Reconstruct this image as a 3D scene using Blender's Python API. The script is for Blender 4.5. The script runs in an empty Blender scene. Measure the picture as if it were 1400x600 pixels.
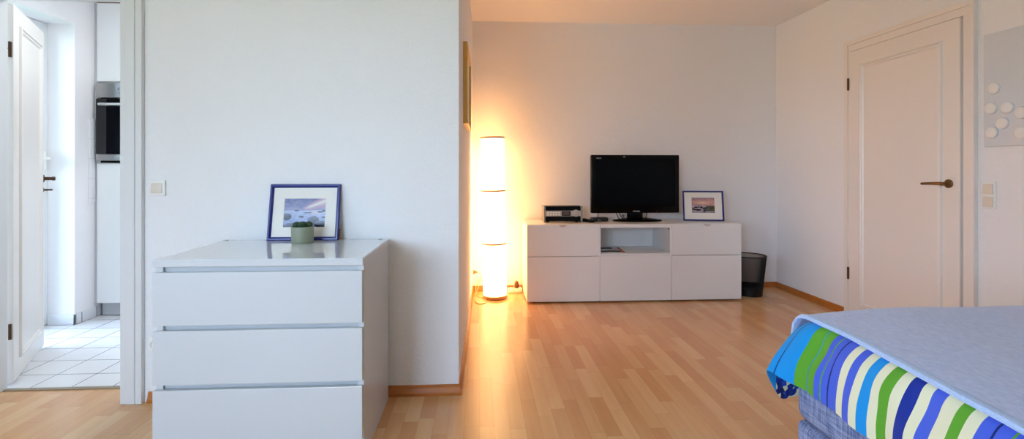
import bpy, bmesh, math, random
from mathutils import Vector, Matrix, noise
random.seed(7)
SC = bpy.context.scene
COL = SC.collection
PI = math.pi
H = 1.115                     # camera height
CEIL = 2.496

# ------------------------------------------------------------------ helpers
def lin(c):
    return tuple((x / 12.92 if x <= .04045 else ((x + .055) / 1.055) ** 2.4) for x in c)
def rgb(r, g, b):
    return lin((r / 255, g / 255, b / 255)) + (1,)

def new_mat(name):
    m = bpy.data.materials.new(name); m.use_nodes = True
    nt = m.node_tree
    return m, nt, nt.nodes['Principled BSDF']

def mat(name, col, rough=.5, metal=0, bump=0, bscale=60, var=0, vscale=4, stretch=(1, 1, 1), spec=.5, coat=0, sheen=0, detail=4):
    m, nt, b = new_mat(name)
    b.inputs['Base Color'].default_value = col
    b.inputs['Roughness'].default_value = rough
    b.inputs['Metallic'].default_value = metal
    b.inputs['Specular IOR Level'].default_value = spec
    b.inputs['Coat Weight'].default_value = coat
    b.inputs['Sheen Weight'].default_value = sheen
    tc = nt.nodes.new('ShaderNodeTexCoord')
    mp = nt.nodes.new('ShaderNodeMapping'); mp.inputs['Scale'].default_value = stretch
    nt.links.new(tc.outputs['Object'], mp.inputs['Vector'])
    if var:
        n = nt.nodes.new('ShaderNodeTexNoise'); n.inputs['Scale'].default_value = vscale; n.inputs['Detail'].default_value = 5
        nt.links.new(mp.outputs[0], n.inputs['Vector'])
        mx = nt.nodes.new('ShaderNodeMix'); mx.data_type = 'RGBA'
        mx.inputs[6].default_value = tuple(c * (1 - var) for c in col[:3]) + (1,)
        mx.inputs[7].default_value = tuple(min(1, c * (1 + var)) for c in col[:3]) + (1,)
        nt.links.new(n.outputs['Fac'], mx.inputs[0]); nt.links.new(mx.outputs[2], b.inputs['Base Color'])
    if bump:
        n = nt.nodes.new('ShaderNodeTexNoise'); n.inputs['Scale'].default_value = bscale; n.inputs['Detail'].default_value = detail
        nt.links.new(mp.outputs[0], n.inputs['Vector'])
        bp = nt.nodes.new('ShaderNodeBump'); bp.inputs['Strength'].default_value = bump; bp.inputs['Distance'].default_value = .004
        nt.links.new(n.outputs['Fac'], bp.inputs['Height']); nt.links.new(bp.outputs[0], b.inputs['Normal'])
    return m

def attr_mat(name, rough=.4, spec=.5):
    m, nt, b = new_mat(name)
    a = nt.nodes.new('ShaderNodeVertexColor'); a.layer_name = 'Col'
    nt.links.new(a.outputs[0], b.inputs['Base Color'])
    b.inputs['Roughness'].default_value = rough; b.inputs['Specular IOR Level'].default_value = spec
    return m

def obj(name, bm, m=None, parent=None, smooth=False, world=True, mods=()):
    bmesh.ops.recalc_face_normals(bm, faces=bm.faces)
    me = bpy.data.meshes.new(name); bm.to_mesh(me); bm.free()
    return link(name, me, m, parent, smooth, world)

def link(name, me, m=None, parent=None, smooth=False, world=True):
    o = bpy.data.objects.new(name, me); COL.objects.link(o)
    if m:
        for mm in (m if isinstance(m, (list, tuple)) else [m]): me.materials.append(mm)
    if smooth:
        me.polygons.foreach_set('use_smooth', [True] * len(me.polygons))
        try: me.set_sharp_from_angle(angle=math.radians(40))
        except Exception: pass
    if parent:
        o.parent = parent
        if world:            # vertices were given in world space: express them in the parent's space
            me.transform(wm(parent).inverted())
    return o

def wm(o):
    m = o.matrix_basis.copy()
    return (wm(o.parent) @ m) if o.parent else m

def thing(name, label, cat, loc=(0, 0, 0), rot=(0, 0, 0), group=None):
    o = bpy.data.objects.new(name, None); COL.objects.link(o)
    o.empty_display_size = .05
    o.location = loc; o.rotation_euler = rot
    o['label'] = label; o['category'] = cat
    if group: o['group'] = group
    return o
def tag(o, label, cat, group=None):
    o['label'] = label; o['category'] = cat
    if group: o['group'] = group
    return o
def struct(o, label=None, cat=None):
    o['kind'] = 'structure'
    if label: o['label'] = label
    if cat: o['category'] = cat
    return o

def box(bm, x0, x1, y0, y1, z0, z1, bev=0, seg=2, M=None):
    vs = [bm.verts.new((x, y, z)) for x in (x0, x1) for y in (y0, y1) for z in (z0, z1)]
    idx = [(0, 1, 3, 2), (4, 6, 7, 5), (0, 4, 5, 1), (2, 3, 7, 6), (0, 2, 6, 4), (1, 5, 7, 3)]
    fs = [bm.faces.new([vs[i] for i in f]) for f in idx]
    if bev:
        es = {e for f in fs for e in f.edges}
        r = bmesh.ops.bevel(bm, geom=list(es), offset=bev, segments=seg, affect='EDGES', profile=.5)
        vs = list({v for f in r['faces'] for v in f.verts} | {v for v in vs if v.is_valid})
    if M: bmesh.ops.transform(bm, matrix=M, verts=[v for v in vs if v.is_valid])
    return bm
def B(*a, **k): return box(bmesh.new(), *a, **k)

def prism(bm, pts, z0, z1):
    lo = [bm.verts.new((x, y, z0)) for x, y in pts]; hi = [bm.verts.new((x, y, z1)) for x, y in pts]
    n = len(pts)
    bm.faces.new(lo[::-1]); bm.faces.new(hi)
    for i in range(n): bm.faces.new((lo[i], lo[(i + 1) % n], hi[(i + 1) % n], hi[i]))
    return bm

def lathe(bm, prof, seg=48, c=(0, 0, 0), close=False, axis='Z'):
    rings = []
    def P(r, z, a):
        x, y = r * math.cos(a), r * math.sin(a)
        if axis == 'Z': p = (x, y, z)
        elif axis == 'X': p = (z, x, y)
        else: p = (x, z, y)
        return tuple(p[i] + c[i] for i in range(3))
    for r, z in prof:
        if r < 1e-6: rings.append([bm.verts.new(P(0, z, 0))])
        else: rings.append([bm.verts.new(P(r, z, 2 * PI * k / seg)) for k in range(seg)])
    pairs = list(zip(rings, rings[1:]))
    if close: pairs.append((rings[-1], rings[0]))
    for a, b in pairs:
        for k in range(seg):
            k2 = (k + 1) % seg
            if len(a) == 1 and len(b) == 1: continue
            if len(a) == 1: bm.faces.new((a[0], b[k], b[k2]))
            elif len(b) == 1: bm.faces.new((a[k], a[k2], b[0]))
            else: bm.faces.new((a[k], a[k2], b[k2], b[k]))
    return bm

def catmull(pts, n=8):
    P = [Vector(p) for p in pts]; P = [2 * P[0] - P[1]] + P + [2 * P[-1] - P[-2]]
    out = []
    for i in range(1, len(P) - 2):
        for k in range(n):
            t = k / n
            a, b, c, d = P[i - 1], P[i], P[i + 1], P[i + 2]
            out.append(.5 * ((2 * b) + (c - a) * t + (2 * a - 5 * b + 4 * c - d) * t * t + (3 * b - a - 3 * c + d) * t ** 3))
    out.append(P[-2]); return out

def tube(bm, pts, r, seg=8, smooth_n=8, rz=None):
    P = catmull(pts, smooth_n) if smooth_n else [Vector(p) for p in pts]
    rings = []; up = Vector((0, 0, 1)); n0 = None
    for i, p in enumerate(P):
        t = (P[min(i + 1, len(P) - 1)] - P[max(i - 1, 0)]).normalized()
        if n0 is None:
            n0 = t.cross(up)
            if n0.length < .1: n0 = t.cross(Vector((1, 0, 0)))
        n0 = (n0 - t * n0.dot(t)).normalized(); b0 = t.cross(n0)
        rr = r(i / (len(P) - 1)) if callable(r) else r
        rings.append([bm.verts.new(p + n0 * math.cos(2 * PI * k / seg) * rr + b0 * math.sin(2 * PI * k / seg) * rr) for k in range(seg)])
    for a, b in zip(rings, rings[1:]):
        for k in range(seg): bm.faces.new((a[k], a[(k + 1) % seg], b[(k + 1) % seg], b[k]))
    bm.faces.new(rings[0][::-1]); bm.faces.new(rings[-1])
    return bm

def picture_plane(name, w, h, fn, nx, ny, m, parent, y):
    """flat print facing -Y, centred on local x=0, z from 0..h; fn(u,v)->linear colour (v up)"""
    bm = bmesh.new(); lay = bm.loops.layers.color.new('Col') if False else None
    V = [[bm.verts.new((-w / 2 + w * i / nx, y, h * j / ny)) for i in range(nx + 1)] for j in range(ny + 1)]
    for j in range(ny):
        for i in range(nx): bm.faces.new((V[j][i], V[j][i + 1], V[j + 1][i + 1], V[j + 1][i]))
    me = bpy.data.meshes.new(name); bm.to_mesh(me); bm.free()
    at = me.color_attributes.new('Col', 'FLOAT_COLOR', 'POINT')
    for k, v in enumerate(me.vertices):
        c = fn(v.co.x / w + .5, v.co.z / h); at.data[k].color = (c[0], c[1], c[2], 1)
    return link(name, me, m, parent, world=False)

def text_mesh(name, body, size, m, parent, M, ext=.0006):
    cu = bpy.data.curves.new(name, 'FONT'); cu.body = body; cu.size = size; cu.extrude = ext
    cu.align_x = 'CENTER'; cu.align_y = 'CENTER'
    tmp = bpy.data.objects.new(name + '_t', cu); COL.objects.link(tmp)
    bpy.context.view_layer.update()
    me = bpy.data.meshes.new_from_object(tmp.evaluated_get(bpy.context.evaluated_depsgraph_get()))
    bpy.data.objects.remove(tmp); bpy.data.curves.remove(cu)
    me.transform(M); me.name = name
    return link(name, me, m, parent, world=False)

# ------------------------------------------------------------------ materials
WALL = mat('wall_plaster', rgb(240, 239, 239), .85, bump=.9, bscale=120, detail=3, spec=.2)
CEILM = mat('ceiling_paint', rgb(245, 243, 241), .9, bump=.15, bscale=120, spec=.2)
KWALL = mat('kitchen_wall_paint', rgb(242, 237, 237), .8, bump=.2, bscale=150, spec=.2)
PAINT = mat('door_paint', rgb(236, 229, 222), .32, bump=.05, bscale=14, spec=.5)
TRIMP = mat('casing_paint', rgb(226, 226, 226), .3, bump=.04, bscale=14)
WHITE_LAC = mat('white_lacquer', rgb(234, 233, 232), .28, bump=.01, bscale=8, coat=.2)
WHITE_GLOSS = mat('white_gloss_top', rgb(225, 228, 230), .06, bump=.01, bscale=5, coat=.6)
CARC = mat('white_foil', rgb(232, 231, 229), .4, bump=.02, bscale=40)
DARKGAP = mat('dark_recess', rgb(38, 34, 32), .8, bump=.05)
BASEB = mat('baseboard_wood', rgb(184, 108, 42), .35, var=.25, vscale=9, stretch=(1, 1, 6), bump=.05, bscale=40)
BLUEF = mat('blue_lacquered_wood', rgb(22, 32, 116), .3, bump=.06, bscale=60, var=.1, vscale=20)
MATB = mat('mat_board', rgb(240, 236, 228), .9, bump=.04, bscale=400)
BROWNM = mat('brown_backing', rgb(96, 56, 34), .7, bump=.1)
POTM = mat('sage_ceramic', rgb(136, 142, 120), .45, bump=.06, bscale=70, var=.06)
SUCC = mat('cactus_green', rgb(34, 62, 30), .6, bump=.4, bscale=220, var=.4, vscale=60)
DRESS = mat('dresser_lacquer', rgb(207, 208, 209), .3, bump=.01, bscale=8, coat=.15)
SOIL = mat('potting_soil', rgb(50, 36, 26), .95, bump=.8, bscale=250)
BLACKG = mat('black_gloss_plastic', rgb(10, 10, 11), .14, bump=.005, bscale=5)
BLACKM = mat('black_matt_plastic', rgb(12, 11, 11), .5, bump=.05, bscale=150, spec=.15)
SCREEN = mat('dark_screen', rgb(4, 4, 6), .2, bump=.003, bscale=3, spec=.08)
TVBLACK = mat('tv_black_plastic', rgb(4, 4, 5), .2, bump=.003, bscale=3, spec=.15)
SILVER = mat('silver_plastic', rgb(190, 186, 182), .35, metal=.35, bump=.03, bscale=200)
SILVERD = mat('silver_trim', rgb(150, 148, 145), .3, metal=.7, bump=.03, bscale=200)
LETTER = mat('pale_lettering', rgb(205, 205, 205), .4, bump=.01)
REDLED = mat('red_lens', rgb(150, 20, 24), .3, bump=.01)
STEEL = mat('brushed_steel', rgb(170, 168, 166), .3, metal=.9, bump=.08, bscale=60, stretch=(1, 1, 40))
BRASS = mat('aged_brass', rgb(128, 96, 60), .33, metal=.9, bump=.03, bscale=90, var=.15, vscale=30)
BRONZE = mat('dark_bronze', rgb(86, 62, 46), .35, metal=.8, bump=.03, bscale=90)
GOLD = mat('gilt_wood', rgb(216, 172, 88), .4, metal=.15, bump=.12, bscale=90, var=.15, vscale=30)
SWM = mat('switch_plastic', rgb(242, 240, 234), .35, bump=.01, bscale=30)
SWR = mat('switch_rocker', rgb(224, 214, 198), .3, bump=.01, bscale=30)
CORDW = mat('cord_white', rgb(196, 172, 136), .5, bump=.02)
CORDB = mat('cord_black', rgb(16, 15, 15), .5, bump=.02)
BOARD = mat('grey_glass_board', rgb(212, 218, 223), .16, bump=.008, bscale=6)
MAGN = mat('white_magnet', rgb(236, 234, 230), .35, bump=.01)
OVENGL = mat('oven_glass', rgb(8, 9, 14), .03, bump=.004, bscale=4, spec=.5)
WIRE = mat('black_wire', rgb(13, 12, 12), .45, metal=.3, bump=.02)
VENT = mat('vent_grey', rgb(60, 62, 64), .5, bump=.03)
RINGW = mat('lamp_ring_wood', rgb(186, 138, 96), .45, var=.2, vscale=30, bump=.05)
LEAFM = mat('garden_leaf', rgb(88, 140, 66), .6, bump=.2, var=.5, vscale=5)
BARK = mat('bark', rgb(86, 70, 56), .9, bump=.8, bscale=40)
LAWN = mat('lawn', rgb(74, 104, 52), .9, bump=.6, bscale=60, var=.3, vscale=8)

def floor_mat():
    m, nt, b = new_mat('beech_laminate'); N = nt.nodes; L = nt.links
    tc = N.new('ShaderNodeTexCoord'); sx = N.new('ShaderNodeSeparateXYZ'); L.new(tc.outputs['Object'], sx.inputs[0])
    def M(op, a, bb=None, c=None):
        n = N.new('ShaderNodeMath'); n.operation = op
        for k, v in enumerate((a, bb, c)):
            if v is None: continue
            if isinstance(v, (int, float)): n.inputs[k].default_value = v
            else: L.new(v, n.inputs[k])
        return n.outputs[0]
    def WN(vec):
        n = N.new('ShaderNodeTexWhiteNoise'); n.noise_dimensions = '2D'; L.new(vec, n.inputs['Vector']); return n.outputs['Value']
    def XY(x, y):
        n = N.new('ShaderNodeCombineXYZ')
        for k, v in enumerate((x, y)):
            if isinstance(v, (int, float)): n.inputs[k].default_value = v
            else: L.new(v, n.inputs[k])
        return n.outputs[0]
    w, ln = .067, .43
    xs = M('DIVIDE', sx.outputs[0], w); ix = M('FLOOR', xs); fx = M('FRACT', xs)
    r = WN(XY(ix, 3.7))
    lr = M('MULTIPLY_ADD', WN(XY(ix, 9.1)), .5, .75)
    ys = M('ADD', M('DIVIDE', sx.outputs[1], M('MULTIPLY', lr, ln)), M('MULTIPLY', r, 7.3)); iy = M('FLOOR', ys); fy = M('FRACT', ys)
    rnd = WN(XY(ix, M('ADD', iy, .37)))
    rnd2 = WN(XY(M('ADD', ix, 41.3), iy))
    # grain
    gv = N.new('ShaderNodeCombineXYZ')
    L.new(M('ADD', M('MULTIPLY', sx.outputs[0], 46), M('MULTIPLY', rnd, 70)), gv.inputs[0])
    L.new(M('MULTIPLY', sx.outputs[1], 2.6), gv.inputs[1]); L.new(M('MULTIPLY', rnd2, 30), gv.inputs[2])
    g = N.new('ShaderNodeTexNoise'); g.inputs['Scale'].default_value = 1; g.inputs['Detail'].default_value = 4; L.new(gv.outputs[0], g.inputs['Vector'])
    f = M('ADD', M('MULTIPLY', rnd, .56), M('MULTIPLY', g.outputs['Fac'], .42)); f = M('ADD', f, .02)
    cr = N.new('ShaderNodeValToRGB'); el = cr.color_ramp.elements
    el[0].position = 0; el[0].color = rgb(200, 142, 90)
    el[1].position = 1; el[1].color = rgb(232, 190, 142)
    e = el.new(.3); e.color = rgb(209, 155, 104)
    e = el.new(.62); e.color = rgb(220, 172, 121)
    L.new(f, cr.inputs[0])
    # seams: every strip faintly, every third strip (a board) more clearly
    seam = M('MAXIMUM', M('LESS_THAN', fx, .016), M('LESS_THAN', fy, .004))
    mx = N.new('ShaderNodeMix'); mx.data_type = 'RGBA'; mx.blend_type = 'MULTIPLY'
    L.new(M('MULTIPLY', seam, .5), mx.inputs[0]); L.new(cr.outputs[0], mx.inputs[6]); mx.inputs[7].default_value = (.5, .36, .26, 1)
    L.new(mx.outputs[2], b.inputs['Base Color'])
    L.new(M('MULTIPLY_ADD', g.outputs['Fac'], .08, .19), b.inputs['Roughness'])
    b.inputs['Specular IOR Level'].default_value = .6
    bp = N.new('ShaderNodeBump'); bp.inputs['Strength'].default_value = .06; bp.inputs['Distance'].default_value = .002
    L.new(g.outputs['Fac'], bp.inputs['Height']); L.new(bp.outputs[0], b.inputs['Normal'])
    return m
FLOORM = floor_mat()

def tile_mat(name, sxy, off, grout, tile, gw=.006, axes=(0, 1), rough=.2):
    m, nt, b = new_mat(name); N = nt.nodes; L = nt.links
    tc = N.new('ShaderNodeTexCoord'); sx = N.new('ShaderNodeSeparateXYZ'); L.new(tc.outputs['Object'], sx.inputs[0])
    def M(op, a, bb):
        n = N.new('ShaderNodeMath'); n.operation = op
        for k, v in enumerate((a, bb)):
            if isinstance(v, (int, float)): n.inputs[k].default_value = v
            else: L.new(v, n.inputs[k])
        return n.outputs[0]
    ms = []
    for k, ax in enumerate(axes):
        fr = M('FRACT', M('DIVIDE', M('ADD', sx.outputs[ax], 100 * sxy[k] - off[k] + gw / 2), sxy[k]), 0)
        ms.append(M('LESS_THAN', fr, gw / sxy[k]))
    f = ms[0] if len(ms) == 1 else M('MAXIMUM', ms[0], ms[1])
    mx = N.new('ShaderNodeMix'); mx.data_type = 'RGBA'
    L.new(f, mx.inputs[0]); mx.inputs[6].default_value = tile; mx.inputs[7].default_value = grout
    L.new(mx.outputs[2], b.inputs['Base Color'])
    b.inputs['Roughness'].default_value = rough
    return m
KTILE = tile_mat('kitchen_floor_tile', (.206, .2), (-2.306, 2.778), rgb(52, 50, 54), rgb(228, 226, 228), .005)
KSKIRT = tile_mat('kitchen_skirting_tile', (.14,), (3.72,), rgb(60, 60, 64), rgb(226, 226, 230), .006, axes=(1,))
WTILE = tile_mat('kitchen_wall_tile', (.15,), (.905,), rgb(212, 212, 214), rgb(236, 234, 236), .004, axes=(2,))

def lamp_mat():
    m, nt, b = new_mat('lit_paper_shade'); N = nt.nodes; L = nt.links
    b.inputs['Base Color'].default_value = rgb(240, 232, 215); b.inputs['Roughness'].default_value = .8
    b.inputs['Emission Color'].default_value = (1, .52, .205, 1)
    # the paper glows a little unevenly
    tc = N.new('ShaderNodeTexCoord'); n = N.new('ShaderNodeTexNoise'); n.inputs['Scale'].default_value = 5; L.new(tc.outputs['Object'], n.inputs['Vector'])
    mr = N.new('ShaderNodeMapRange'); mr.inputs['To Min'].default_value = LAMP * .85; mr.inputs['To Max'].default_value = LAMP * 1.15
    L.new(n.outputs['Fac'], mr.inputs['Value']); L.new(mr.outputs[0], b.inputs['Emission Strength'])
    return m
LAMP = 7.4
SHADE = lamp_mat()

def glass_mat():
    m = bpy.data.materials.new('window_glass'); m.use_nodes = True; nt = m.node_tree
    nt.nodes.remove(nt.nodes['Principled BSDF'])
    o = nt.nodes['Material Output']; t = nt.nodes.new('ShaderNodeBsdfTransparent'); g = nt.nodes.new('ShaderNodeBsdfGlossy'); g.inputs['Roughness'].default_value = .02
    fr = nt.nodes.new('ShaderNodeFresnel'); fr.inputs['IOR'].default_value = 1.45; mx = nt.nodes.new('ShaderNodeMixShader')
    nt.links.new(fr.outputs[0], mx.inputs[0]); nt.links.new(t.outputs[0], mx.inputs[1]); nt.links.new(g.outputs[0], mx.inputs[2]); nt.links.new(mx.outputs[0], o.inputs[0])
    return m
GLASS = glass_mat()

def fabric(name, c1, c2, scale, rough=.95, bump=.6, sheen=.2, stretch=(1, 1, 1)):
    m, nt, b = new_mat(name); N = nt.nodes; L = nt.links
    tc = N.new('ShaderNodeTexCoord'); mp = N.new('ShaderNodeMapping'); L.new(tc.outputs['Object'], mp.inputs[0]); mp.inputs['Scale'].default_value = stretch
    n1 = N.new('ShaderNodeTexNoise'); n1.inputs['Scale'].default_value = scale; n1.inputs['Detail'].default_value = 6; n1.inputs['Roughness'].default_value = .7
    L.new(mp.outputs[0], n1.inputs['Vector'])
    cr = N.new('ShaderNodeValToRGB'); cr.color_ramp.elements[0].position = .36; cr.color_ramp.elements[1].position = .64
    cr.color_ramp.elements[0].color = c1; cr.color_ramp.elements[1].color = c2
    L.new(n1.outputs['Fac'], cr.inputs[0]); L.new(cr.outputs[0], b.inputs['Base Color'])
    bp = N.new('ShaderNodeBump'); bp.inputs['Strength'].default_value = bump; bp.inputs['Distance'].default_value = .002
    L.new(n1.outputs['Fac'], bp.inputs['Height']); L.new(bp.outputs[0], b.inputs['Normal'])
    b.inputs['Roughness'].default_value = rough; b.inputs['Sheen Weight'].default_value = sheen; b.inputs['Specular IOR Level'].default_value = .2
    return m
def weave_mat():
    """coarse blue-grey upholstery: two crossed directions of slubby yarn"""
    m, nt, b = new_mat('bed_upholstery'); N = nt.nodes; L = nt.links
    tc = N.new('ShaderNodeTexCoord'); outs = []
    for st in ((1, 14, 190), (1, 190, 14)):
        mp = N.new('ShaderNodeMapping'); mp.inputs['Scale'].default_value = (60, st[1], st[2]); L.new(tc.outputs['Object'], mp.inputs[0])
        n = N.new('ShaderNodeTexNoise'); n.inputs['Scale'].default_value = 1; n.inputs['Detail'].default_value = 3; L.new(mp.outputs[0], n.inputs['Vector'])
        outs.append(n.outputs['Fac'])
    a = N.new('ShaderNodeMath'); a.operation = 'ADD'; L.new(outs[0], a.inputs[0]); L.new(outs[1], a.inputs[1])
    h = N.new('ShaderNodeMath'); h.operation = 'MULTIPLY'; L.new(a.outputs[0], h.inputs[0]); h.inputs[1].default_value = .5
    cr = N.new('ShaderNodeValToRGB'); e = cr.color_ramp.elements
    e[0].position = .38; e[0].color = rgb(84, 100, 142); e[1].position = .66; e[1].color = rgb(162, 176, 214)
    L.new(h.outputs[0], cr.inputs[0]); L.new(cr.outputs[0], b.inputs['Base Color'])
    bp = N.new('ShaderNodeBump'); bp.inputs['Strength'].default_value = .5; bp.inputs['Distance'].default_value = .002
    L.new(h.outputs[0], bp.inputs['Height']); L.new(bp.outputs[0], b.inputs['Normal'])
    b.inputs['Roughness'].default_value = .95
    return m
TWEED = weave_mat()
BLANKET = fabric('fleece_blanket', rgb(172, 186, 224), rgb(194, 207, 242), 120, sheen=.3, stretch=(1, .35, 1))
HEMM = fabric('fleece_hem', rgb(168, 192, 234), rgb(188, 212, 248), 160, sheen=.3)

S0, S1 = .55, 1.75
def stripe_mat():
    m, nt, b = new_mat('striped_cotton'); N = nt.nodes; L = nt.links
    uv = N.new('ShaderNodeUVMap'); uv.uv_map = 'cloth'
    sx = N.new('ShaderNodeSeparateXYZ'); L.new(uv.outputs[0], sx.inputs[0])
    cy, gr, bl, nv, cm = rgb(12, 146, 222), rgb(92, 164, 44), rgb(70, 98, 214), rgb(16, 46, 146), rgb(230, 228, 194)
    dk, tq = rgb(16, 40, 110), rgb(30, 150, 160)
    bands = [(.55, gr), (.80, gr), (.85, bl), (.880, gr), (.884, bl), (.915, dk), (.917, bl), (.946, cm), (.972, gr), (1.004, cm), (1.039, bl), (1.072, cm), (1.103, nv), (1.133, cm),
             (1.162, gr), (1.193, cm), (1.222, cy), (1.254, cm), (1.284, bl), (1.314, cm), (1.340, bl), (1.375, dk), (1.3768, bl), (1.4025, gr), (1.4045, bl), (1.430, gr), (1.462, tq), (1.4645, gr), (1.506, cy), (1.560, dk), (1.5632, cy)]
    cr = N.new('ShaderNodeValToRGB'); cr.color_ramp.interpolation = 'CONSTANT'; el = cr.color_ramp.elements
    el.remove(el[1])
    for k, (s, c) in enumerate(bands):
        e = el[0] if k == 0 else el.new((s - S0) / (S1 - S0))
        e.position = (s - S0) / (S1 - S0); e.color = c
    L.new(sx.outputs[0], cr.inputs[0])
    n = N.new('ShaderNodeTexNoise'); n.inputs['Scale'].default_value = 900
    tc = N.new('ShaderNodeTexCoord'); L.new(tc.outputs['Object'], n.inputs['Vector'])
    bp = N.new('ShaderNodeBump'); bp.inputs['Strength'].default_value = .15; bp.inputs['Distance'].default_value = .001
    L.new(n.outputs['Fac'], bp.inputs['Height'])
    L.new(bp.outputs[0], b.inputs['Normal'])
    # end of the cover: navy print with pale patches
    vo = N.new('ShaderNodeTexVoronoi'); vo.inputs['Scale'].default_value = 55; L.new(tc.outputs['Object'], vo.inputs['Vector'])
    c2 = N.new('ShaderNodeValToRGB'); c2.color_ramp.interpolation = 'CONSTANT'; e2 = c2.color_ramp.elements
    e2[0].color = nv; e2[1].position = .82; e2[1].color = cm
    e = e2.new(.6); e.color = rgb(36, 84, 190)
    e = e2.new(.3); e.color = rgb(14, 30, 100)
    sp = N.new('ShaderNodeSeparateColor'); L.new(vo.outputs['Color'], sp.inputs[0]); L.new(sp.outputs[0], c2.inputs[0])
    gt = N.new('ShaderNodeMath'); gt.operation = 'GREATER_THAN'; L.new(sx.outputs[1], gt.inputs[0]); gt.inputs[1].default_value = .5
    mx = N.new('ShaderNodeMix'); mx.data_type = 'RGBA'; L.new(gt.outputs[0], mx.inputs[0]); L.new(cr.outputs[0], mx.inputs[6]); L.new(c2.outputs[0], mx.inputs[7])
    L.new(mx.outputs[2], b.inputs['Base Color'])
    b.inputs['Roughness'].default_value = .8; b.inputs['Specular IOR Level'].default_value = .25; b.inputs['Sheen Weight'].default_value = .1
    return m
STRIPE = stripe_mat()

# ------------------------------------------------------------------ room shell
bm = bmesh.new()
box(bm, -3.2, 3.0, -2.35, 2.585, -.12, 0); box(bm, -.2, 3.0, 2.585, 4.6, -.12, 0)
struct(obj('floor', bm, FLOORM), 'light beech strip laminate floor of the living room', 'floor')
struct(obj('floor_kitchen', B(-3.25, -.2, 2.59, 4.6, -.12, -.002), KTILE), 'white square floor tiles with dark grout beyond the open door', 'floor')
struct(obj('ceiling', B(-3.3, 3.0, -2.35, 4.6, CEIL, CEIL + .12), CEILM), 'plain white ceiling lit orange above the floor lamp', 'ceiling')

bm = bmesh.new()
prism(bm, [(-1.69, 2.42), (-.102, 2.42), (-.062, 4.475), (-.25, 4.475), (-.25, 2.60), (-1.69, 2.60)], 0, CEIL)
box(bm, -2.44, -1.69, 2.42, 2.60, 2.02, CEIL); box(bm, -3.2, -2.44, 2.42, 2.60, 0, CEIL)
struct(obj('wall_front', bm, WALL), 'white textured partition wall behind the chest of drawers', 'wall')
struct(obj('wall_back', B(-3.4, 3.0, 4.475, 4.62, 0, CEIL), WALL), 'white textured wall behind the television', 'wall')
struct(obj('wall_right', B(2.843, 3.0, -2.35, 4.475, 0, CEIL), WALL), 'white textured wall around the closed panelled door', 'wall')
WZ0, WZ1 = .80, 2.30
WY0, WY1 = -1.7, 1.0
bm = bmesh.new()
box(bm, -3.2, -3.0, -2.35, WY0, 0, CEIL); box(bm, -3.2, -3.0, WY1, 2.42, 0, CEIL)
box(bm, -3.2, -3.0, WY0, WY1, 0, WZ0); box(bm, -3.2, -3.0, WY0, WY1, WZ1, CEIL)
struct(obj('wall_left', bm, WALL))
struct(obj('sun_block_slab', B(-4.6, -3.2, -2.6, 1.5, CEIL + .02, CEIL + .16), CEILM))  # unseen slab, added to keep the sun out of the left window
RX0, RX1 = -2.9, -1.2
bm = bmesh.new()
box(bm, -3.2, RX0, -2.35, -2.2, 0, CEIL); box(bm, RX1, 2.843, -2.35, -2.2, 0, CEIL)
box(bm, RX0, RX1, -2.35, -2.2, 0, WZ0); box(bm, RX0, RX1, -2.35, -2.2, WZ1, CEIL)
struct(obj('wall_rear', bm, WALL))
# kitchen side wall with the recess of the glazed door
KX = -2.93
bm = bmesh.new()
box(bm, -3.25, KX, 2.60, 2.76, 0, CEIL); box(bm, -3.25, KX, 3.672, 4.475, 0, CEIL); box(bm, -3.25, KX, 2.76, 3.672, 2.177, CEIL)
struct(obj('wall_kitchen', bm, KWALL), 'white kitchen wall with a deep bright recess', 'wall')

# windows
def window(name, P, axis, a0, a1, z0, z1, d0, d1, mull, label=None):
    w = bpy.data.objects.new(name, None); COL.objects.link(w); w['kind'] = 'structure'
    if label: w['label'] = label; w['category'] = 'window'
    def bx(bm, a, b, c, d, e, f):
        if axis == 'X': box(bm, e, f, a, b, c, d, .004)
        else: box(bm, a, b, e, f, c, d, .004)
    bm = bmesh.new(); t = .055
    bx(bm, a0, a0 + t, z0, z1, d0, d1); bx(bm, a1 - t, a1, z0, z1, d0, d1)
    bx(bm, a0 + t, a1 - t, z0, z0 + t, d0, d1); bx(bm, a0 + t, a1 - t, z1 - t, z1, d0, d1)
    for q in mull: bx(bm, q - .04, q + .04, z0 + t, z1 - t, d0, d1)
    obj('window_frame', bm, TRIMP, w)
    bm = bmesh.new(); mid = (d0 + d1) / 2
    if axis == 'X': box(bm, mid - .004, mid + .004, a0 + t, a1 - t, z0 + t, z1 - t)
    else: box(bm, a0 + t, a1 - t, mid - .004, mid + .004, z0 + t, z1 - t)
    obj('glass_pane', bm, GLASS, w)
    return w
window('window_3', None, 'X', WY0, WY1, WZ0, WZ1, -3.15, -3.08, [(WY0 + WY1) / 2])
window('window_1', None, 'Y', RX0, RX1, WZ0, WZ1, -2.30, -2.24, [(RX0 + RX1) / 2])
k = window('window_2', None, 'X', 2.76, 3.672, 0.002, 2.175, -3.19, -3.115, [], 'tall white framed glazed door in the bright kitchen recess')
bm = bmesh.new(); box(bm, -3.115, -3.09, 3.60, 3.63, 1.12, 1.25, .005); tube(bm, [(-3.09, 3.615, 1.2), (-3.06, 3.615, 1.2), (-3.055, 3.60, 1.2), (-3.055, 3.50, 1.2)], .009, 8, 4)
obj('window_handle', bm, SWM, k, True)

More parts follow.
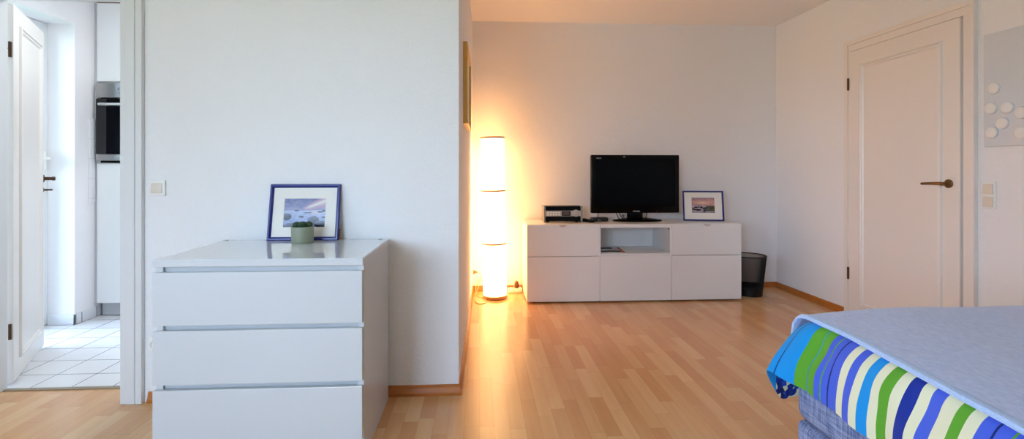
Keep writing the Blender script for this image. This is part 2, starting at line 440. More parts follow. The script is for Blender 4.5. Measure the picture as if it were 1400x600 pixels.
# baseboards
def bb_prof(h=.05, d=.017):
    return [(0, 0), (d, 0), (d, .014), (d * .72, .024), (d * .5, .036), (d * .42, h - .004), (d * .2, h), (0, h)]
def baseboard(name, p, q, nrm, mit0=0, mit1=0, label=None):
    """p->q along the wall foot, nrm = unit vector out of the wall; mit: lengthen the ends with depth (outer corners)"""
    p, q, nrm = Vector(p), Vector(q), Vector(nrm); t = (q - p).normalized(); bm = bmesh.new(); rings = []
    for base, sg, mt in ((p, -1, mit0), (q, 1, mit1)):
        rings.append([bm.verts.new(base + nrm * d + t * sg * mt * d + Vector((0, 0, z))) for d, z in bb_prof()])
    n = len(rings[0])
    for k in range(n): bm.faces.new((rings[0][k], rings[0][(k + 1) % n], rings[1][(k + 1) % n], rings[1][k]))
    bm.faces.new(rings[0]); bm.faces.new(rings[1][::-1])
    return struct(obj(name, bm, BASEB), label, 'baseboard' if label else None)
nv = Vector((2.055, -.04, 0)).normalized()
baseboard('baseboard_front', (-1.590, 2.42, 0), (-.102, 2.42, 0), (0, -1, 0), 0, 1, 'brown wooden baseboard at the foot of the partition wall')
baseboard('baseboard_side', (-.102, 2.42, 0), (-.0625, 4.475, 0), (nv.x, nv.y, 0), 1, -1, 'brown wooden baseboard along the side of the lamp alcove')
baseboard('baseboard_back', (-.062, 4.475, 0), (2.843, 4.475, 0), (0, -1, 0), -1, -1, 'brown wooden baseboard below the television wall')
baseboard('baseboard_right', (2.843, 3.588, 0), (2.843, 4.475, 0), (-1, 0, 0), 0, -1, 'brown wooden baseboard left of the closed door')
bm = bmesh.new()
box(bm, KX, KX + .012, 3.66, 3.90, 0, .073, .002); box(bm, -3.11, KX + .012, 3.66, 3.672, 0, .073, .002)
struct(obj('baseboard_kitchen', bm, KSKIRT), 'white tile skirting at the foot of the kitchen wall', 'baseboard')
struct(obj('trim_3', B(-2.40, -1.70, 2.572, 2.60, 0, .005, .002), mat('threshold_metal', rgb(150, 134, 112), .4, metal=.4, bump=.03)), 'thin metal threshold strip between laminate and white tiles', 'threshold')

# ------------------------------------------------------------------ kitchen doorway casing and open door
bm = bmesh.new()
box(bm, -1.689, -1.642, 2.396, 2.42, 0, 2.02, .003); box(bm, -1.638, -1.609, 2.396, 2.42, 0, 2.02, .003); box(bm, -1.645, -1.635, 2.402, 2.42, 0, 2.02)
box(bm, -1.71, -1.689, 2.40, 2.60, 0, 2.02, .002)
box(bm, -1.722, -1.71, 2.545, 2.60, 0, 1.983)
struct(obj('trim_1', bm, TRIMP), 'white doorway casing left of the chest of drawers', 'door frame')
bm = bmesh.new()
box(bm, -2.44, -2.40, 2.40, 2.60, 0, 2.02, .003); box(bm, -2.40, -2.392, 2.44, 2.545, 0, 1.983)
box(bm, -2.52, -2.44, 2.396, 2.42, 0, 2.02, .003); box(bm, -2.52, -1.609, 2.396, 2.42, 2.02, 2.10, .003); box(bm, -2.40, -1.71, 2.40, 2.60, 1.983, 2.02)
struct(obj('trim_2', bm, TRIMP), 'white door jamb at the left edge carrying the open door', 'door frame')

def panel_door(root, L, Hh, th, pan, mater, sides=('f',), lip=0):
    """door slab in local x (0..L), y (0 = front face, th = back), z; pan=(x0,x1,z0,z1) moulding rectangle"""
    bm = bmesh.new(); box(bm, 0, L, 0, th, 0, Hh, .003)
    obj('door_leaf', bm, mater, root, world=False)
    bm = bmesh.new(); x0, x1, z0, z1 = pan; w = .03
    # raised moulding frame with a stepped profile, mitred
    prof = [(0, 0), (.004, .009), (.010, .012), (.016, .006), (.024, .007), (w, 0)]
    rings = []
    for d, hgt in prof:
        rings.append([bm.verts.new((x, -hgt, z)) for x, z in ((x0 + d, z0 + d), (x1 - d, z0 + d), (x1 - d, z1 - d), (x0 + d, z1 - d))])
    for a, b in zip(rings, rings[1:]):
        for k2 in range(4): bm.faces.new((a[k2], a[(k2 + 1) % 4], b[(k2 + 1) % 4], b[k2]))
    obj('panel_moulding', bm, mater, root, world=False)

# open kitchen door
P1, P2 = Vector((-2.422, 2.654, 0)), Vector((-2.753, 3.217, 0))
ang = math.atan2(P2.y - P1.y, P2.x - P1.x)
d2 = bpy.data.objects.new('door_2', None); COL.objects.link(d2); d2.location = (P1.x, P1.y, .008); d2.rotation_euler = (0, 0, ang)
struct(d2, 'white panelled kitchen door standing open at the left edge', 'door')
bm = bmesh.new(); box(bm, 0, .655, 0, .04, 0, 1.978, .003); obj('door_leaf', bm, PAINT, d2, world=False)
def mould(parent, x0, x1, z0, z1, face, sg, mater, w=.035, hs=1):
    bm = bmesh.new(); prof = [(0, 0), (.004, .010), (.012, .013), (.018, .006), (.026, .007), (w, 0)]; rings = []
    for d, hgt in prof: rings.append([bm.verts.new((x, face + sg * hgt * hs, z)) for x, z in ((x0 + d, z0 + d), (x1 - d, z0 + d), (x1 - d, z1 - d), (x0 + d, z1 - d))])
    for a, b in zip(rings, rings[1:]):
        for k2 in range(4): bm.faces.new((a[k2], a[(k2 + 1) % 4], b[(k2 + 1) % 4], b[k2]))
    return obj('panel_moulding', bm, mater, parent, world=False)
mould(d2, .10, .575, .10, 1.885, 0, -1, PAINT)
mould(d2, .10, .575, .10, 1.885, .04, 1, PAINT)
bm = bmesh.new(); lathe(bm, [(0, 0), (.024, 0), (.024, -.006), (.011, -.01), (.010, -.04), (.013, -.046), (.012, -.058), (0, -.061)], 20, (.62, 0, 1.056), axis='Y')
tube(bm, [(.62, -.048, 1.056), (.61, -.052, 1.056), (.598, -.053, 1.055)], .009, 10, 5)
obj('door_handle', bm, BRONZE, d2, True, world=False)
bm = bmesh.new(); lathe(bm, [(0, 0), (.014, 0), (.014, -.005), (.006, -.007), (.006, -.026), (0, -.027)], 16, (.62, 0, .985), axis='Y'); box(bm, .612, .628, -.046, -.024, .98, .99, .003)
obj('door_key', bm, BRONZE, d2, True, world=False)
for z in (.27, 1.735):
    bm = bmesh.new(); lathe(bm, [(0, -.04), (.007, -.04), (.007, .04), (0, .04)], 12, (-.006, .012, z)); obj('hinge', bm, BRONZE, d2, True, world=False)
bm = bmesh.new(); lathe(bm, [(0, 0), (.006, 0), (.006, -.003), (0, -.004)], 12, (0, 0, 0), axis='X')
bmesh.ops.translate(bm, verts=bm.verts, vec=(-.0005, .026, 1.74)); obj('screw_cap', bm, DARKGAP, d2, world=False)

# ------------------------------------------------------------------ kitchen furniture
kc = thing('oven_cabinet', 'tall white kitchen cabinet housing the built-in oven', 'cabinet', (-2.61, 4.13, 0))
x0, x1, yf = -2.905, -2.31, 3.84
bm = bmesh.new(); box(bm, x0, x0 + .018, yf + .02, 4.45, .1, 2.392); box(bm, x1 - .018, x1, yf + .02, 4.45, .1, 2.392)
box(bm, x0 + .018, x1 - .018, yf + .02, 4.45, .1, .118); box(bm, x0 + .018, x1 - .018, yf + .02, 4.45, 1.155, 1.173); box(bm, x0 + .018, x1 - .018, yf + .02, 4.45, 1.785, 1.80); box(bm, x0 + .018, x1 - .018, 4.43, 4.45, .118, 2.392)
obj('cabinet_body', bm, CARC, kc)
obj('cabinet_top', B(x0, x1, yf, 4.45, 2.393, 2.401, .001), mat('wood_edge', rgb(150, 116, 88), .5, var=.15, bump=.04), kc)
obj('door', B(x0 + .002, x1 - .002, yf, yf + .019, 1.792, 2.390, .003), WHITE_LAC, kc)
obj('door', B(x0 + .002, x1 - .002, yf, yf + .019, .105, 1.168, .003), WHITE_LAC, kc)
obj('plinth', B(x0 + .005, x1, yf + .05, yf + .066, 0.001, .1, .002), mat('plinth_grey', rgb(190, 192, 196), .4, bump=.02), kc)
bm = bmesh.new()
box(bm, -2.755, -2.55, yf + .042, yf + .05, .02, .085, .002)
vg = obj('vent_grille', bm, SILVERD, kc)
bm = bmesh.new()
for q in range(4): box(bm, -2.745, -2.56, yf + .0405, yf + .043, .028 + q * .014, .036 + q * .014)
obj('slot', bm, DARKGAP, vg)
obj('filler_strip', B(-2.93 + .001, x0, yf + .012, yf + .03, .1, 2.39, .001), mat('filler_grey', rgb(196, 197, 200), .4, bump=.02), kc)

ov = thing('built_in_oven', 'stainless steel built-in oven with dark glass door in the white kitchen cabinet', 'oven', (-2.61, yf, 1.18))
obj('oven_body', B(x0 + .02, x1 - .02, yf + .012, 4.40, 1.176, 1.782), BLACKM, ov)
obj('control_panel', B(x0 + .008, x1 - .004, yf - .02, yf + .012, 1.668, 1.778, .003), STEEL, ov)
bm = bmesh.new(); box(bm, x0 + .008, x1 - .004, yf - .02, yf + .012, 1.24, 1.660, .003); obj('oven_door', bm, OVENGL, ov)
obj('lower_trim', B(x0 + .008, x1 - .004, yf - .022, yf + .012, 1.19, 1.238, .003), STEEL, ov)
bm = bmesh.new(); tube(bm, [(-2.845, yf - .062, 1.612), (-2.36, yf - .062, 1.612)], .010, 12, 0)
for x in (-2.82, -2.385): tube(bm, [(x, yf - .018, 1.612), (x, yf - .062, 1.612)], .007, 8, 0)
obj('door_handle', bm, SILVER, ov, True)
for x in (-2.714, -2.607, -2.50):
    bm = bmesh.new(); lathe(bm, [(0, 0), (.023, 0), (.021, -.022), (.018, -.026), (0, -.026)], 24, (x, yf - .02, 1.717), axis='Y'); kb = obj('knob', bm, SILVERD, ov, True)
    obj('pointer', B(x - .002, x + .002, yf - .0475, yf - .045, 1.72, 1.736), DARKGAP, kb)
    bm = bmesh.new()
    for a in range(-4, 5):
        aa = PI / 2 + a * .5; lathe(bm, [(0, 0), (.002, 0), (.002, -.001), (0, -.001)], 8, (x + .034 * math.cos(aa), yf - .02, 1.717 + .034 * math.sin(aa)), axis='Y')
    obj('dial_mark', bm, DARKGAP, ov)
ts = obj('tile_strip', B(KX + .001, KX + .010, 3.796, 3.850, .873, 1.505, .002), WTILE)
tag(ts, 'narrow column of white wall tiles beside the oven cabinet', 'wall tiles')

# ------------------------------------------------------------------ closed door on the right wall
d1 = bpy.data.objects.new('door_1', None); COL.objects.link(d1); d1.location = (2.843, 3.087, 0)
struct(d1, 'closed cream panelled door on the right wall with a brass lever', 'door')
def rbox(bm, y0, y1, z0, z1, x0, x1, bev=.003): return box(bm, x0, x1, y0, y1, z0, z1, bev)
YL0, YL1, FX = 2.676, 3.520, 2.811
bm = bmesh.new(); box(bm, FX, 2.842, YL0, YL1, .006, 2.014, .004); leaf = obj('door_leaf', bm, PAINT, d1)
# moulding facing -X, authored in world space
def mould_x(parent, y0, y1, z0, z1, X, mater):
    bm = bmesh.new(); prof = [(0, 0), (.004, .010), (.012, .014), (.018, .006), (.028, .008), (.036, .0)]; rings = []
    for d, hgt in prof: rings.append([bm.verts.new((X - hgt, y, z)) for y, z in ((y0 + d, z0 + d), (y1 - d, z0 + d), (y1 - d, z1 - d), (y0 + d, z1 - d))])
    for a, b in zip(rings, rings[1:]):
        for k2 in range(4): bm.faces.new((a[k2], a[(k2 + 1) % 4], b[(k2 + 1) % 4], b[k2]))
    return obj('panel_moulding', bm, mater, parent)
mould_x(d1, 2.781, 3.418, .106, 1.905, FX, PAINT)
bm = bmesh.new()
# casing in three steps (jamb, inner step, outer step) round three sides
for y0, y1, X, zt in ((2.600, 2.632, 2.816, 2.068), (2.632, 2.668, 2.823, 2.019), (3.546, 3.582, 2.816, 2.068), (3.526, 3.546, 2.823, 2.019)):
    box(bm, X, 2.843, y0, y1, 0, zt, .0015)
box(bm, 2.816, 2.843, 2.600, 3.582, 2.068, 2.10, .0015); box(bm, 2.823, 2.843, 2.632, 3.546, 2.019, 2.068, .0015)
obj('door_casing', bm, PAINT, d1)
bm = bmesh.new(); hy, hz = 2.740, 1.036
lathe(bm, [(0, 0), (.026, 0), (.026, -.006), (.022, -.009), (.011, -.011), (.010, -.045), (.012, -.05), (0, -.058)], 28, (FX, hy, hz), axis='X')
tube(bm, [(FX - .048, hy, hz), (FX - .052, hy + .025, hz + .001), (FX - .054, hy + .07, hz), (FX - .054, hy + .125, hz - .003)], lambda t: .0095 - .002 * t, 12, 6)
obj('door_handle', bm, BRASS, d1, True)
for z in (.335, 1.77):
    bm = bmesh.new(); lathe(bm, [(0, -.045), (.0075, -.045), (.0075, .045), (0, .045)], 12, (FX - .004, YL1 + .008, z)); obj('hinge', bm, BRONZE, d1, True)

# ------------------------------------------------------------------ switches, socket
def switch_plate(name, label, y, x0, x1, z0, z1, rockers):
    t = thing(name, label, 'light switch', ((x0 + x1) / 2, y, (z0 + z1) / 2))
    obj('plate', B(x0, x1, y - .010, y, z0, z1, .004, 3), SWM, t, True)
    for (a, b, c, d) in rockers:
        bm = bmesh.new(); box(bm, a, b, y - .017, y - .009, c, d, .002)
        for v in bm.verts:
            if v.co.z > (c + d) / 2 and v.co.y < y - .012: v.co.y += .004
        obj('rocker', bm, SWR, t, True)
    return t
switch_plate('light_switch', 'square white light switch between doorway casing and chest of drawers', 2.42, -1.586, -1.509, .993, 1.068, [(-1.573, -1.522, 1.006, 1.055)])
t = thing('light_switch', 'upright double light switch under the grey board by the door casing', 'light switch', (2.843, 2.533, .976))
bm = bmesh.new(); box(bm, 2.831, 2.843, 2.498, 2.570, .90, 1.053, .005, 3); obj('plate', bm, SWM, t, True)
for c, d in ((.983, 1.040), (.913, .970)):
    bm = bmesh.new(); box(bm, 2.822, 2.833, 2.508, 2.560, c, d, .002)
    for v in bm.verts:
        if v.co.z > (c + d) / 2 and v.co.x < 2.828: v.co.x += .005
    obj('rocker', bm, SWR, t, True)
t = thing('wall_socket', 'white wall socket low on the wall, half hidden by the chest of drawers', 'socket', (-1.55, 2.42, .28))
obj('plate', B(-1.588, -1.512, 2.409, 2.42, .243, .319, .004, 3), SWM, t, True)
bm = bmesh.new(); lathe(bm, [(.022, 0), (.024, -.012), (.021, -.012), (.020, -.002), (0, -.002)], 28, (-1.55, 2.410, .281), axis='Y'); obj('socket_well', bm, SWM, t, True)
sxw = -.0645
t = thing('wall_socket', 'small wall socket in the lamp alcove holding the lamp plug', 'socket', (sxw, 4.30, .215))
bm = bmesh.new(); box(bm, sxw - .002, sxw + .010, 4.262, 4.338, .175, .252, .004, 3); obj('plate', bm, SWM, t, True)

# ------------------------------------------------------------------ chest of drawers
X0, X1, Y0, Y1 = -1.218, -.443, 1.872, 2.388
ch = thing('chest_of_drawers', 'white chest of drawers with glossy top against the partition wall', 'chest of drawers', ((X0 + X1) / 2, (Y0 + Y1) / 2, 0))
obj('top_panel', B(X0, X1, Y0, Y1, .753, .778, .002), DRESS, ch)
obj('glass_top', B(X0 + .002, X1 - .002, Y0 + .002, Y1 - .002, .7781, .7805, .0006), WHITE_GLOSS, ch)
for (a, b) in ((X0 + .003, X0 + .028), (X1 - .025, X1)):
    obj('side_panel', B(a, b, Y0 + .018, Y1, .0, .753, .0015), DRESS, ch)
obj('back_panel', B(X0 + .028, X1 - .025, Y1 - .01, Y1, .06, .753), DRESS, ch)
bm = bmesh.new()
for z in (.753, .5335, .3115, .0905):       # rails seen in the gaps, set back behind the fronts
    box(bm, X0 + .028, X1 - .025, Y0 + .029, Y0 + .044, z - .03, z, .001)
obj('rail', bm, DRESS, ch)
obj('kick_panel', B(X0 + .028, X1 - .025, Y0 + .05, Y0 + .066, 0.0, .07, .001), DRESS, ch)
for (z0, z1) in ((.5330, .7325), (.3110, .5135), (.0900, .2910)):
    bm = bmesh.new(); box(bm, X0, X1 - .003, Y0, Y0 + .017, z0, z1, .002)
    df = obj('drawer', bm, DRESS, ch)
    bm = bmesh.new(); box(bm, X0 + .035, X1 - .032, Y0 + .07, Y1 - .03, z0 + .012, z1 - .035); obj('drawer_box', bm, DRESS, df)
for x in (-1.205, -.478):
    bm = bmesh.new(); lathe(bm, [(0, 0), (.011, 0), (.011, .003), (0, .003)], 16, (x, Y1 - .016, .7805)); obj('felt_pad', bm, SILVERD, ch)

# ------------------------------------------------------------------ pictures
def fbm(x, y, s): return noise.fractal(Vector((x * s, y * s, 3.3)), 1, 2, 5)
def mix(a, b, t): t = max(0, min(1, t)); return tuple(a[i] + (b[i] - a[i]) * t for i in range(3))
R3 = lambda *c: rgb(*c)[:3]
def seascape(u, v):
    n = fbm(u, v * 2.2, 4); n2 = fbm(u * 1.5, v * 5, 6)
    if v > .60:      # sky
        c = mix(R3(150, 152, 190), R3(96, 106, 160), (v - .6) / .4 + n * .5)
        c = mix(c, R3(190, 160, 186), max(0, n2) * .7)
        d = abs((v - .66) - .55 * (u - .52)) / (.05 + .22 * max(0, u - .5)); k = max(0, 1 - d) * max(0, min(1, (u - .45) * 6))
        c = mix(c, R3(250, 236, 226), k); c = mix(c, R3(232, 168, 176), max(0, .6 - abs(d - 1)) * (1 if u > .45 else 0))
    else:
        c = mix(R3(186, 196, 226), R3(122, 138, 190), (.6 - v) * 1.6 + n2 * .6)
        c = mix(c, R3(236, 208, 214), max(0, 1 - abs(u - .75) * 4) * max(0, (v - .35) * 3))
        if v > .585: c = R3(120, 124, 160)
    for (cx, cy, rx, ry) in ((.08, .35, .11, .13), (.72, .25, .14, .14), (.9, .1, .15, .12), (.12, .04, .2, .06), (.42, .36, .06, .04), (.3, .58, .06, .022), (.87, .53, .07, .025), (.97, .57, .05, .03), (.2, .1, .14, .06), (.58, .5, .1, .02), (.56, .13, .08, .06), (.97, .34, .06, .04)):
        e = ((u - cx) / rx) ** 2 + ((v - cy) / ry) ** 2 + n * .35
        if e < 1: c = mix(R3(28, 32, 52), R3(112, 116, 146), max(0, (v - cy) / ry + .2 - (u - cx) / rx * .4) * .75 + n2 * .15)
    return tuple(q * .8 for q in c)
def sunset(u, v):
    n = fbm(u * 2, v * 3, 4); n2 = fbm(u * 2, v * 6, 6)
    if v > .45:
        c = mix(R3(214, 160, 146), R3(140, 118, 140), abs(v - .68) * 2.6 + n * .4)
        c = mix(c, R3(236, 200, 168), max(0, 1 - abs(u - .5) * 2.5) * max(0, 1 - abs(v - .66) * 8))
    else:
        c = mix(R3(190, 176, 186), R3(120, 110, 128), (.45 - v) * 1.2 + n2 * .6)
        if u > .62 and v < .5 and v > .12: c = mix(R3(64, 66, 50), R3(100, 100, 70), n + .3)
    for (cx, cy, rx, ry) in ((.18, .36, .07, .06), (.3, .38, .06, .05), (.42, .36, .07, .06), (.56, .31, .1, .06), (.27, .2, .16, .06), (.1, .22, .09, .05), (.56, .18, .08, .06), (.08, .32, .1, .03), (.55, .06, .06, .03)):
        e = ((u - cx) / rx) ** 2 + ((v - cy) / ry) ** 2 + n2 * .6
        if e < 1: c = R3(40, 32, 40)
    return c
PRINT = attr_mat('printed_photo', .25)
COVERM = attr_mat('printed_cover', .7, .12)

def photo_frame(label, loc, rot, w, h, fw, d, pw, ph, pz, fn, easel_x):
    """local: x centred, y 0 = front, +y back, z up from the bottom edge"""
    r = thing('photo_frame', label, 'photo frame', loc, rot)
    bm = bmesh.new(); prof = [(0, d), (0, .003), (.003, 0), (fw * .55, 0), (fw - .002, .006), (fw, .010), (fw, d)]; rings = []
    for a, y in prof: rings.append([bm.verts.new((x, y, z)) for x, z in ((-w / 2 + a, a), (w / 2 - a, a), (w / 2 - a, h - a), (-w / 2 + a, h - a))])
    for a, b in zip(rings, rings[1:] + rings[:1]):
        for k2 in range(4): bm.faces.new((a[k2], a[(k2 + 1) % 4], b[(k2 + 1) % 4], b[k2]))
    obj('frame', bm, BLUEF, r, world=False)
    # mat board with a bevelled window
    bm = bmesh.new(); o = [(-w / 2 + fw, fw), (w / 2 - fw, fw), (w / 2 - fw, h - fw), (-w / 2 + fw, h - fw)]; i = [(-pw / 2, pz), (pw / 2, pz), (pw / 2, pz + ph), (-pw / 2, pz + ph)]
    R = [[bm.verts.new((x, y, z)) for x, z in pts] for pts, y in ((o, .011), (i, .011), ([(x * .99, z) for x, z in i], .0128))]
    for a, b in zip(R, R[1:]):
        for k2 in range(4): bm.faces.new((a[k2], a[(k2 + 1) % 4], b[(k2 + 1) % 4], b[k2]))
    obj('mat_board', bm, MATB, r, world=False)
    p = picture_plane('photograph', pw, ph, fn, 220, 154, PRINT, r, .0125); p.location.z = pz
    obj('backing', B(-w / 2 + fw, w / 2 - fw, .013, d, fw, h - fw), BROWNM, r, world=False)
    return r
lean = math.asin((2.412 - 2.362) / .272)
f1 = photo_frame('blue framed photo of a misty rocky shore leaning on the wall', (-.845, 2.356, .7815), (-lean, 0, 0), .334, .272, .017, .018, .197, .138, .064, seascape, .1)
bm = bmesh.new(); box(bm, .158, .172, .012, .022, .002, .055, .001); obj('easel_foot', bm, BROWNM, f1, world=False)
f2 = photo_frame('blue framed sunset coast photo standing on the tv cabinet beside the television', (2.02, 4.235, .6625), (-.16, 0, math.radians(-11)), .352, .272, .0135, .016, .200, .138, .072, sunset, .1)
bm = bmesh.new(); box(bm, -.025, .025, 0, .004, 0, .17, .001, M=Matrix.Translation((0, .018, .2)) @ Matrix.Rotation(math.radians(180 + 26), 4, 'X') @ Matrix.Translation((0, 0, 0)))
obj('easel_leg', bm, BROWNM, f2, world=False)

# wall picture in the alcove (seen edge-on)
wv = Vector((.04, 2.055, 0)).normalized(); ya = math.atan2(wv.y, wv.x)
wp = thing('wall_picture', 'gold framed picture hung on the narrow side wall of the alcove', 'picture', (-.102 + (2.83 - 2.42) * .01946 + .001, 2.83, 1.39), (0, 0, ya))
W_, H_ = .57, .48       # local x along the wall away from the camera, -y out of the wall
bm = bmesh.new(); rings = []; fw = .035
for a, y in [(0, 0), (0, -.022), (.004, -.026), (.018, -.022), (.028, -.024), (fw, -.014), (fw, 0)]: rings.append([bm.verts.new((x, y, z)) for x, z in ((a, a), (W_ - a, a), (W_ - a, H_ - a), (a, H_ - a))])
for a, b in zip(rings, rings[1:] + rings[:1]):
    for k2 in range(4): bm.faces.new((a[k2], a[(k2 + 1) % 4], b[(k2 + 1) % 4], b[k2]))
obj('frame', bm, GOLD, wp, world=False)
obj('picture_sheet', B(fw - .002, W_ - fw + .002, -.012, -.004, fw - .002, H_ - fw + .002), MATB, wp, world=False)

# ------------------------------------------------------------------ plant pot
pt = thing('potted_cactus', 'small sage green pot of dark cacti in front of the blue photo frame', 'potted plant', (-.816, 2.284, .7806))
bm = bmesh.new(); lathe(bm, [(0, 0), (.043, 0), (.047, .004), (.0485, .02), (.0495, .05), (.0495, .073), (.048, .076), (.0455, .076), (.045, .064), (0, .064)], 56)
obj('pot', bm, POTM, pt, True, world=False)
bm = bmesh.new(); lathe(bm, [(0, .068), (.03, .069), (.0452, .066)], 32); obj('soil', bm, SOIL, pt, True, world=False)
for (x, y, r, hh) in ((-.024, -.006, .017, .028), (.004, -.016, .019, .030), (.028, .000, .016, .029), (-.006, .018, .018, .027)):
    bm = bmesh.new(); bmesh.ops.create_icosphere(bm, subdivisions=4, radius=1)
    for v in bm.verts:
        a = math.atan2(v.co.y, v.co.x); k2 = 1 + .10 * math.cos(9 * a) * math.sqrt(max(0, 1 - v.co.z ** 2)) + .05 * noise.noise(v.co * 6)
        v.co = Vector((v.co.x * r * k2 + x, v.co.y * r * k2 + y, .068 + (v.co.z * .5 + .45) * hh * 1.15))
    obj('cactus', bm, SUCC, pt, True, world=False)

# ------------------------------------------------------------------ TV cabinet
SX0, SX1, SF, SB, ST = .400, 2.246, 4.020, 4.452, .660
tv = thing('tv_cabinet', 'long low white cabinet with drawers and an open niche under the television', 'cabinet', ((SX0 + SX1) / 2, (SF + SB) / 2, 0))
D = .018; u1, u2 = 1.016, 1.632
obj('top_panel', B(SX0, SX1, SF + .018, SB, ST - .022, ST, .0015), WHITE_LAC, tv)
for x in (SX0, SX1 - D): obj('side_panel', B(x, x + D, SF + .018, SB, .012, ST - .022), CARC, tv)
for x in (u1, u2): obj('divider', B(x - .010, x + .010, SF + .008, SB - .01, .030, ST - .0225, .001), CARC, tv)
obj('bottom_panel', B(SX0 + D, SX1 - D, SF + .02, SB, .012, .030), CARC, tv)
obj('back_panel', B(SX0 + D, SX1 - D, SB - .009, SB, .030, ST - .022), CARC, tv)
obj('niche_shelf', B(u1 + .010, u2 - .010, SF + .002, SB - .01, .395, .411, .001), CARC, tv)
obj('niche_header', B(u1 + .010, u2 - .010, SF + .001, SF + .03, ST - .030, ST - .0005, .001), CARC, tv)
def front(name, a, b, z0, z1):
    bm = bmesh.new(); box(bm, a, b, SF, SF + .017, z0, z1, .0015); return obj(name, bm, WHITE_LAC, tv)
g = .002
fr = {}; TABM = mat('pull_tab_metal', rgb(204, 198, 192), .4, metal=.2, bump=.02)
for (a, b, nm) in ((SX0 + .001, u1 - .0035, 'l'), (u2 + .0025, SX1 - .001, 'r')):
    fr[nm] = front('drawer', a, b, .3945, ST - .004)
    front('door', a, b, .014, .3905)
front('door', u1 + .0035, u2 - .001, .014, .394)
for hx, nm in ((.702, 'l'), (1.945, 'r')):
    bm = bmesh.new(); n = 14
    pts = [(hx + .031 * math.cos(PI + PI * q / n), (ST - .004) + .018 * math.sin(PI + PI * q / n)) for q in range(n + 1)]
    lo = [bm.verts.new((x, SF - .0005, z)) for x, z in pts]; hi = [bm.verts.new((x, SF - .004, z)) for x, z in pts]
    bm.faces.new(lo); bm.faces.new(hi[::-1])
    for q in range(n + 1): bm.faces.new((lo[q], lo[(q + 1) % (n + 1)], hi[(q + 1) % (n + 1)], hi[q]))
    box(bm, hx - .031, hx + .031, SF - .004, SF + .012, ST - .0045, ST - .003)
    obj('pull_tab', bm, TABM, fr[nm])
for (x, y) in ((SX0 + .06, SF + .06), (SX1 - .06, SF + .06), (SX0 + .06, SB - .06), (SX1 - .06, SB - .06), (u1, SF + .06), (u2, SF + .06)):
    bm = bmesh.new(); lathe(bm, [(0, 0), (.02, 0), (.02, .012), (0, .012)], 16, (x, y, 0)); obj('foot', bm, BLACKM, tv)
bm = bmesh.new(); lathe(bm, [(0, 0), (.006, 0), (.006, -.004), (0, -.004)], 12, (u2 - .0105, SF + .03, .615), axis='X'); obj('screw_cap', bm, DARKGAP, tv)

# brochure in the niche
def cover(u, v):
    c = R3(206, 200, 196)
    if v < .35 and v > .12 and u < .86: c = R3(24, 26, 58)
    if .66 < v < .93 and u < .62: c = R3(30, 34, 84)
    if u > .9: c = R3(196, 84, 34)
    return c
mg = thing('brochure', 'brochure with navy bands and an orange edge lying in the open niche', 'brochure', (1.04, 3.70 + .345, .4112), (0, 0, math.radians(-4)))
obj('page_block', B(0, .205, 0, .29, 0, .005, .0008), MATB, mg, world=False)
bm = bmesh.new(); nx, ny = 42, 60
V = [[bm.verts.new((.205 * i / nx, .29 * j / ny, .0056 + .003 * math.sin(PI * i / nx))) for i in range(nx + 1)] for j in range(ny + 1)]
for j in range(ny):
    for i in range(nx): bm.faces.new((V[j][i], V[j][i + 1], V[j + 1][i + 1], V[j + 1][i]))
me = bpy.data.meshes.new('cover'); bm.to_mesh(me); bm.free(); at = me.color_attributes.new('Col', 'FLOAT_COLOR', 'POINT')
for q, v in enumerate(me.vertices): at.data[q].color = cover(v.co.x / .205, v.co.y / .29) + (1,)
link('cover', me, COVERM, mg, True, world=False)

# ------------------------------------------------------------------ television
TY = 4.235; s = 1.0
tvx0, tvx1, tz0, tz1 = .993, 1.792, .735, 1.254
tl = thing('television', 'black flat screen television standing on the white tv cabinet', 'television', (1.44, 4.27, .6605))
bm = bmesh.new(); box(bm, tvx0, tvx1, TY, TY + .05, tz0, tz1, .008, 3); box(bm, tvx0 + .10, tvx1 - .10, TY + .05, TY + .095, tz0 + .07, tz1 - .08, .015, 3)
obj('casing', bm, TVBLACK, tl, True)
sx0, sx1, sz0, sz1 = tvx0 + .042, tvx1 - .042, tz0 + .058, tz1 - .045
bm = bmesh.new(); rings = []
for a, y in [(0, -.0005), (.001, -.004), (.003, -.004), (.004, -.0005)]: rings.append([bm.verts.new((x, TY + y, z)) for x, z in ((sx0 - .004 + a, sz0 - .004 + a), (sx1 + .004 - a, sz0 - .004 + a), (sx1 + .004 - a, sz1 + .004 - a), (sx0 - .004 + a, sz1 + .004 - a))])
for a, b in zip(rings, rings[1:]):
    for k2 in range(4): bm.faces.new((a[k2], a[(k2 + 1) % 4], b[(k2 + 1) % 4], b[k2]))
obj('bezel', bm, TVBLACK, tl)
obj('screen', B(sx0, sx1, TY - .0015, TY + .002, sz0, sz1), SCREEN, tl)
RXm = Matrix.Rotation(PI / 2, 4, 'X')
text_mesh('logo', 'TOSHIBA', .016, LETTER, tl, wm(tl).inverted() @ Matrix.Translation((1.4, TY - .001, tz0 + .016)) @ RXm)
text_mesh('logo', 'REGZA', .014, LETTER, tl, wm(tl).inverted() @ Matrix.Translation((1.062, TY - .001, tz1 - .030)) @ RXm)
bm = bmesh.new(); lathe(bm, [(0, 0), (.0035, 0), (.003, -.002), (0, -.002)], 12, (1.585, TY, tz0 + .014), axis='Y'); obj('standby_light', bm, REDLED, tl)
bm = bmesh.new(); lathe(bm, [(0, 0), (.010, 0), (.008, -.004), (0, -.005)], 20, (1.29, TY, tz1 - .018), axis='Y')
for v in bm.verts: v.co.z = tz1 - .018 + (v.co.z - (tz1 - .018)) * .45
obj('sensor', bm, SILVER, tl, True)
bm = bmesh.new()  # neck: wedge
for (yy) in (0,):
    pts = [(-.07, .70 - .662 + .662), ]
box(bm, 1.325, 1.465, TY + .012, TY + .045, .676, tz0 + .02, .008, 3)
